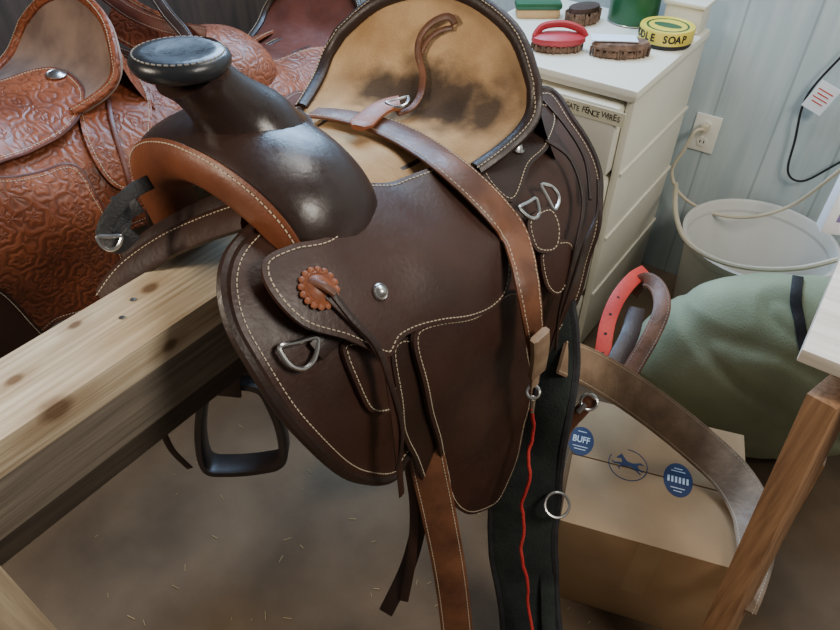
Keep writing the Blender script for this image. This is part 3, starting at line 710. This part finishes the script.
# ------------- things on the cabinet
T=.90
def onT(px,py): return Zp(px,py,T)
Rz=Matrix.Rotation(PSI,3,'Z'); Rq=Rz
c=onT(664,42); c.y=min(c.y,1.60); tn=thing('soap_tin','round yellow saddle soap tin with dark lettering round its side','tin',c)
r_=.072
obj('can',lathe([(r_*.97,0),(r_,.003),(r_,.012)],c,40),M['ink'],tn)
ld=obj('lid',lathe([(r_*1.02,.012),(r_*1.03,.014),(r_*1.03,.043),(r_*1.0,.047),(r_*.9,.047),(r_*.88,.045),(.001,.045)],c,48),M['yellow'],tn)
gs=[]; a0=math.atan2(CAM.y-c.y,CAM.x-c.x)
for i,ch in enumerate('SADDLE SOAP'):
    if ch==' ': continue
    a=a0+(i-6.9)*.235
    n3=V((math.cos(a),math.sin(a),0)); R3=Matrix((V((-math.sin(a),math.cos(a),0)),V((0,0,1)),n3)).transposed()
    gs.append(text_geo(ch,.025,R3,c+n3*(r_*1.036)+V((0,0,.029)),sy=1.1,bold=.03))
obj('side_lettering',join(*gs),M['ink'],ld)
obj('lid_print',join(lathe([(r_*.80,.0452),(r_*.80,.0458),(r_*.72,.0458),(r_*.72,.0452)],c,40,cap=False),lathe([(r_*.45,.0452),(r_*.45,.0458),(.001,.0458)],c,30,sx=1.2,sy=.6)),M['gcan'],ld)
c=onT(638,22)+V((-.02,0,0)); gc=thing('green_can','dark green can standing behind the yellow soap tin','can',c)
obj('can',lathe([(.070,0),(.072,.003),(.072,.14),(.069,.144),(.001,.144)],c,36),M['gcan'],gc)
obj('rim',join(ring(c+V((0,0,.004)),(0,0,1),.072,.002)),M['steel'],gc)
c=V((.062,1.645,T)); wc_=thing('white_tub','pale rectangular plastic tub at the back corner of the cabinet','tub',c)
obj('tub',box(c+V((0,0,.035)),(.11,.08,.07),bev=.01),M['white'],wc_); obj('lid',box(c+V((0,0,.075)),(.12,.09,.012),bev=.004),M['white'],wc_)
def bristles(c,Rm,lx,ly,h,seed=1):
    rr=random.Random(seed); gs=[lathe([(1,.004),(1,h*.6),(.95,h*.7)],V((0,0,0)),24,None,lx,ly)]
    for i in range(90):
        a=rr.uniform(0,2*pi); u=math.sqrt(rr.uniform(.55,1.0)); x=math.cos(a)*lx*u*1.02; y=math.sin(a)*ly*u*1.02
        gs.append(lathe([(.0030,h*.95),(.0022,h*.3),(.0012,0)],V((x*1.06,y*1.06,0)),5))
    g=join(*gs); return [Rm@v+V(c) for v in g[0]],g[1]
c=onT(619,55); bb=thing('grooming_brush','dark brown oval brush lying beside the soap tin','brush',c)
obj('bristles',bristles(c,Rz,.074,.038,.024,2),M['bristle'],bb); obj('back',lathe([(.077,.022),(.079,.028),(.070,.037),(.001,.040)],c,32,Rz,1.0,.50),M['bristle'],bb)
pc=obj('paper_card',box(Zp(614,38,.9425),(.120,.050,.0022),Matrix.Rotation(PSI-.1,3,'Z'),0),M['bluepaper']); tag(pc,'small white paper card lying on the brown brush','card')
c=onT(557,50); rb=thing('grooming_brush','red backed oval grooming brush with handle near the cabinet front','brush',c)
obj('bristles',bristles(c,Rz,.066,.034,.022,3),M['bristle'],rb)
obj('back',lathe([(.068,.020),(.074,.026),(.072,.036),(.054,.043),(.001,.046)],c,36,Rq,1,.52),M['redbrush'],rb)
P=cat([c+Rq@V((-.066,.0,.034)),c+Rq@V((-.044,.012,.058)),c+Rq@V((.010,.014,.064)),c+Rq@V((.056,.006,.052)),c+Rq@V((.072,.0,.034))],6)
obj('handle',tube(P,.011,8,flat=.7),M['redbrush'],rb)
c=onT(537,16); gb=thing('grooming_brush','green backed wooden brush at the rear of the cabinet top','brush',c)
obj('bristles',box(c+V((0,0,.012)),(.13,.05,.024),Rq,.004),M['tanwood'],gb); obj('back',box(c+V((0,0,.034)),(.14,.058,.020),Rq,.009),M['gcan'],gb)
c=onT(582,22); hb=thing('grooming_brush','small bristly brown brush between the green brush and green can','brush',c)
obj('bristles',bristles(c,Matrix.Rotation(PSI+.6,3,'Z'),.058,.036,.036,5),M['bristle'],hb); obj('back',lathe([(.056,.034),(.054,.046),(.001,.05)],c,24,Matrix.Rotation(PSI+.6,3,'Z'),1,.6),M['dark'],hb)
# ================================================================ OUTLET, CORDS
c=Yp(705,133,1.745); ot=thing('wall_outlet','ivory double power outlet on the blue panelled wall','outlet',c)
obj('cover_plate',box(c+V((0,-.003,0)),(.082,.006,.125),bev=.003),M['outlet'],ot)
for dz in (.027,-.027): 
    so_=obj('socket',lathe([(.016,0),(.016,.003),(.001,.003)],c+V((0,-.006,dz)),24,rot_to((0,-1,0))),M['outlet'],ot)
    obj('slot',join(*[box(c+V((dx,-.0092,dz)),(.003,.001,.009),None,0) for dx in (-.006,.006)]),M['ink'],so_)
pg=thing('beige_cord','beige power cord plugged in the outlet and sagging right along the wall','cord',c+V((0,-.02,.0)))
obj('plug',box(c+V((0,-.024,.027)),(.026,.03,.026),bev=.006),M['beige'],pg)
pts=[c+V((0,-.035,.027)),c+V((-.02,-.055,.02)),Yp(684,150,1.69),Yp(672,172,1.69),Yp(682,196,1.67),Yp(712,213,1.62),Yp(750,217,1.60),Yp(790,206,1.60),Yp(830,178,1.58),Yp(880,135,1.56)]
obj('cable',tube(cat(pts,8),.0055,8),M['beige'],pg)
obj('cable',tube(cat([Yp(676,184,1.69),Yp(676,214,1.45),Yp(686,240,1.31),Yp(712,258,1.25),Yp(750,268,1.24),Yp(800,268,1.27),Yp(850,256,1.3)],8),.0075,8),M['beige'],pg)
bk=thing('black_cord','thin black cord hanging down the wall at the right edge','cord',Yp(790,175,1.72))
obj('cable',tube(cat([Yp(870,30,1.72),Yp(838,60,1.72),Yp(806,98,1.72),Yp(795,140,1.72),Yp(788,172,1.72),Yp(803,181,1.72),Yp(835,165,1.72),Yp(880,140,1.72)],8),.0035,8),M['blackc'],bk)
c=Yp(821,98,1.71); tg=obj('cord_tag',box(c,(.06,.002,.085),Matrix.Rotation(rad(18),3,'Y'),0),M['paper'],bk); tg['label']='white paper warning tag'
obj('tag_print',join(*[box(c+Matrix.Rotation(rad(18),3,'Y')@V((0,-.0015,.02-.012*k)),(.044-.01*(k%2),.0005,.003),Matrix.Rotation(rad(18),3,'Y'),0) for k in range(4)]),M['redstrap'],tg)
# ================================================================ PAIL
c=Yp(760,238,1.50); zr=c.z; c.z=0
pl=thing('white_pail','large open white plastic pail behind the green bag against the wall','pail',c)
obj('pail',lathe([(.165,0),(.17,.005),(.205,zr-.03),(.214,zr-.028),(.216,zr-.012),(.222,zr-.010),(.223,zr),(.214,zr+.003),(.208,zr-.004),(.165,.012),(.001,.01)],c,56,cap=False),M['pailm'],pl)
# ================================================================ GREEN BAG
bc_=V((.648,1.065,.305)); bg=thing('green_duffel','soft sage green canvas duffel bag slumped behind the cardboard box','bag',(bc_.x,bc_.y,0))
Ra=Matrix.Rotation(PSI-.1,3,'Z'); vs=[];fs=[];NU,NVv=140,110
for i in range(NU+1):
    u=-1+2*i/NU; rr=(1-abs(u)**2.6)**.5 if abs(u)<1 else 0
    for k in range(NVv):
        a=2*pi*k/NVv; x=u*.36; y=math.cos(a)*.165*rr; z=math.sin(a)*(.297+.02*u)*rr
        p=V((x,y,z)); 
        w_=noise.noise(V((x*2.4,y*2.4,z*2.4)))*.06+noise.noise(V((x*5+5,y*7,z*5)))*.03
        fold=abs(noise.noise(V((x*3+z*5,y*4-z*3,z*3+9)))); w_-=.045*max(0,.10-fold)/.10
        tp_=max(0,z/.3); w_+=tp_*.05*noise.noise(V((x*11,y*9,z*6+3)))
        w_+=.004*noise.noise(V((x*26,y*20,z*16)))
        p=p*(1+w_)
        p.z=max(p.z,-.303)
        vs.append(Ra@p+bc_)
for i in range(NU):
    for k in range(NVv): fs.append((i*NVv+k,i*NVv+(k+1)%NVv,(i+1)*NVv+(k+1)%NVv,(i+1)*NVv+k))
obj('bag_body',(vs,fs),M['green'],bg,reg=True,sharp=80)
def surfrib(pxs,off,w,m,name,parent,t=.004,sm=1):
    P,N3=hitpath(pxpath(pxs,4),off,sm); return obj(name,ribbon(P,N3,w,t),m,parent)
surfrib([(798,274),(795,300),(799,325),(803,350)],.006,.024,M['black'],'webbing_strap',bg)
# ================================================================ BELTS
def camrib(pxs,w,t=.005,tilt=V((0,0,.3)),n=7):
    P=cat([D(*q) for q in pxs],n); Nn=[((CAM-p).normalized()+tilt).normalized() for p in P]; return P,Nn,ribbon(P,Nn,w,t)
rb2=thing('red_collar','bright red punched strap looped over beside the green bag','strap',D(620,320,1.46))
P,Nn,g=camrib([(600,372,1.43),(603,350,1.44),(608,322,1.46),(618,298,1.48),(633,279,1.51),(646,271,1.56)],.034,.006)
obj('strap_body',g,M['redstrap'],rb2)
for k in (6,11,16,21): obj('punched_hole',lathe([(.0035,0),(.0035,.0006),(.0004,.0007)],P[k]+Nn[k]*.003,12,rot_to(Nn[k])),M['ink'],rb2)
bb2=thing('brown_belt','dark brown leather belt looped beside the red strap','belt',D(650,320,1.4))
P,Nn,g=camrib([(618,392,1.37),(636,362,1.38),(652,334,1.39),(662,308,1.41),(658,288,1.45),(645,280,1.50),(632,292,1.55)],.036,.006)
obj('strap_body',g,M['strap'],bb2); obj('stitching',ribbon_st(P,Nn,.036,.005,.006),M['thread2'],bb2)
P,Nn,g=camrib([(606,382,1.40),(618,358,1.42),(630,334,1.45),(636,308,1.49)],.040,.006)
tag(obj('leather_strap_end',g,M['dark']),'short dark strap end lying between the red strap and the brown belt','strap')
# ================================================================ CARDBOARD BOX
bx=thing('cardboard_box','brown cardboard shipping box with navy logos on its lid','box',(.540,.575,0))
ang=rad(18); Rb=Matrix.Rotation(ang,3,'Z'); bc0=V((.540,.575,0)); BW,BD,BH=.375,.355,.32
obj('body',box(bc0+V((0,0,BH/2)),(BW,BD,BH),Rb,.004),M['card'],bx)
def onB(px,py,dz=.0): p=Zp(px,py,BH+.003+dz); return p
for sgn in (1,-1):
    obj('flap',box(bc0+Rb@V((0,sgn*BD*.2515,0))+V((0,0,BH+.0015)),(BW*.998,BD*.494,.003),Rb,.001),M['card'],bx)
obj('packing_tape',box(bc0+Rb@V((0,-BD/2-.0003,0))+V((0,0,BH-.10)),(.05,.0004,.20),Rb,0),M['cardtape'],bx)
SY=1.45
def disc(c,R,m,name):
    return obj(name,lathe([(R,0),(R,.0006),(.0005,.0006)],c,40,Rb,1,SY),m,bx)
d1=disc(onB(581,441),.029,M['navy'],'round_print')
text_mesh('BUFF',.018,Rb,onB(581,441,.0008)+Rb@V((0,.004,0)),M['paper'],'print_lettering',d1,sy=SY)
obj('print_lines',join(*[box(onB(581,441,.0009)+Rb@V((0,y_,0)),(w_,.0022,.0005),Rb,0) for y_,w_ in ((.028,.020),(-.016,.034),(-.024,.026))]),M['paper'],d1)
d2=disc(onB(678,480),.031,M['navy'],'round_print')
gs=[box(onB(678,480,.0009)+Rb@V((0,y_,0)),(w_,.0020,.0005),Rb,0) for y_,w_ in ((.030,.018),(.023,.030),(-.022,.030),(-.030,.018))]
obj('print_lines',join(*gs,*[box(onB(678,480,.0009)+Rb@V((-.020+.008*i,.0,0)),(.0045,.016,.0005),Rb,0) for i in range(6)]),M['paper'],d2)
hc=onB(628,464)
horse=[(-30,6),(-22,9),(-17,7.5),(-8,5.5),(2,7),(8,12),(12,16),(13,18.5),(14.2,16),(17,14),(21.5,10),(20.5,8.3),(15,10),(12,8),(11,3),(17,3),(24,1.2),(29,3.2),(30.5,1.8),(24,-1),(16,0),(13,-1),(18,-5),(14.5,-8.5),(13,-7.5),(15,-5),(10,-2),(2,-1.5),(-6,-1),(-10,-3),(-16,-5),(-22,-9.5),(-25.5,-8.8),(-21,-6),(-16,-2),(-20,-3),(-27,-5),(-29,-3.5),(-20,-.5),(-17,3),(-21,6)]
def flip(q): return hc+Rb@V((-q[0]*.0012,(q[1]-3)*.0012*SY,.0))
hv=[flip(q)+V((0,0,.0005)) for q in horse]; hb_=[flip(q) for q in horse]; n=len(hv)
tri=delaunay_2d_cdt([V((q[0],q[1])) for q in horse],[],[list(range(n))],1,1e-6)[2]
g=(hv+hb_,[tuple(t) for t in tri]+[(i,(i+1)%n,n+(i+1)%n,n+i) for i in range(n)])
arc=[hc+Rb@V((.042*math.cos(a),.029*SY*math.sin(a)-.002,.0003)) for a in [rad(-205+300*k/40) for k in range(41)]]
obj('horse_emblem',g,M['navy'],bx); obj('emblem_circle',ribbon(arc,V((0,0,1)),.0022,.0008),M['navy'],bx)
# ================================================================ BENCH at right
bn=thing('work_bench','pale topped bench with rough wooden post at the right edge','bench',(.9,.6,0))
obj('bench_top',box((.93,.72,.94),(.55,.70,.022),bev=.003),M['whiteb'],bn)
obj('bench_apron',box((.94,.75,.905),(.50,.62,.045),bev=.002),M['post'],bn)
beam2((.715,.400,.885),(.782,.335,0),.040,.075,M['post'],'post',bn,xd=V((1,-.3,0)))
beam2((1.15,1.0,.885),(1.15,1.0,0),.04,.075,M['post'],'post',bn)
beam2(D(812,455,1.12),D(782,510,1.19),.03,.045,M['post'],'brace_block',bn)
tg=thing('paper_packet','white and purple packet standing at the far right on the bench edge','packet',(.66,.70,.951))
obj('packet',box((.66,.70,1.0),(.11,.03,.098),Matrix.Rotation(.4,3,'Z'),.003),M['paper'],tg)
obj('packet_print',box((.66,.70,1.0),(.08,.032,.05),Matrix.Rotation(.4,3,'Z'),.001),M['purple'],tg)
# ================================================================ LIGHTS
w_=bpy.data.worlds.new('w'); bpy.context.scene.world=w_; w_.use_nodes=True
w_.node_tree.nodes['Background'].inputs[0].default_value=(1,.95,.88,1); w_.node_tree.nodes['Background'].inputs[1].default_value=.14
def area(loc,tgt,size,en,col,sy=None):
    l=bpy.data.lights.new('l','AREA'); l.size=size; l.energy=en; l.color=col
    if sy: l.shape='RECTANGLE'; l.size_y=sy
    o=bpy.data.objects.new('lamp',l); COL.objects.link(o); o.location=loc
    o.rotation_euler=(V(tgt)-V(loc)).to_track_quat('-Z','Y').to_euler(); return o
area((-.75,1.30,2.1),(.1,.0,.95),1.1,62,(.44,.68,1),.9).name='window_light'
area((.2,1.0,2.6),(.15,.6,.9),.5,12,(1,.97,.92),.6).name='roof_light'
area((1.7,.3,2.3),(.3,1.3,.5),.6,34,(1,.93,.82)).name='doorway_light'
area((-.6,-1.2,1.9),(0,-.1,1.05),.35,20,(1,.86,.68)).name='lamp_light'
# ================================================================ CAMERA
cd=bpy.data.cameras.new('cam'); cd.sensor_width=36; cd.lens=FP/840*36; cd.clip_start=.02
co=bpy.data.objects.new('camera',cd); COL.objects.link(co)
mt=Matrix((RT,UP,-FW)).transposed().to_4x4(); mt.translation=CAM; co.matrix_world=mt
bpy.context.scene.camera=co
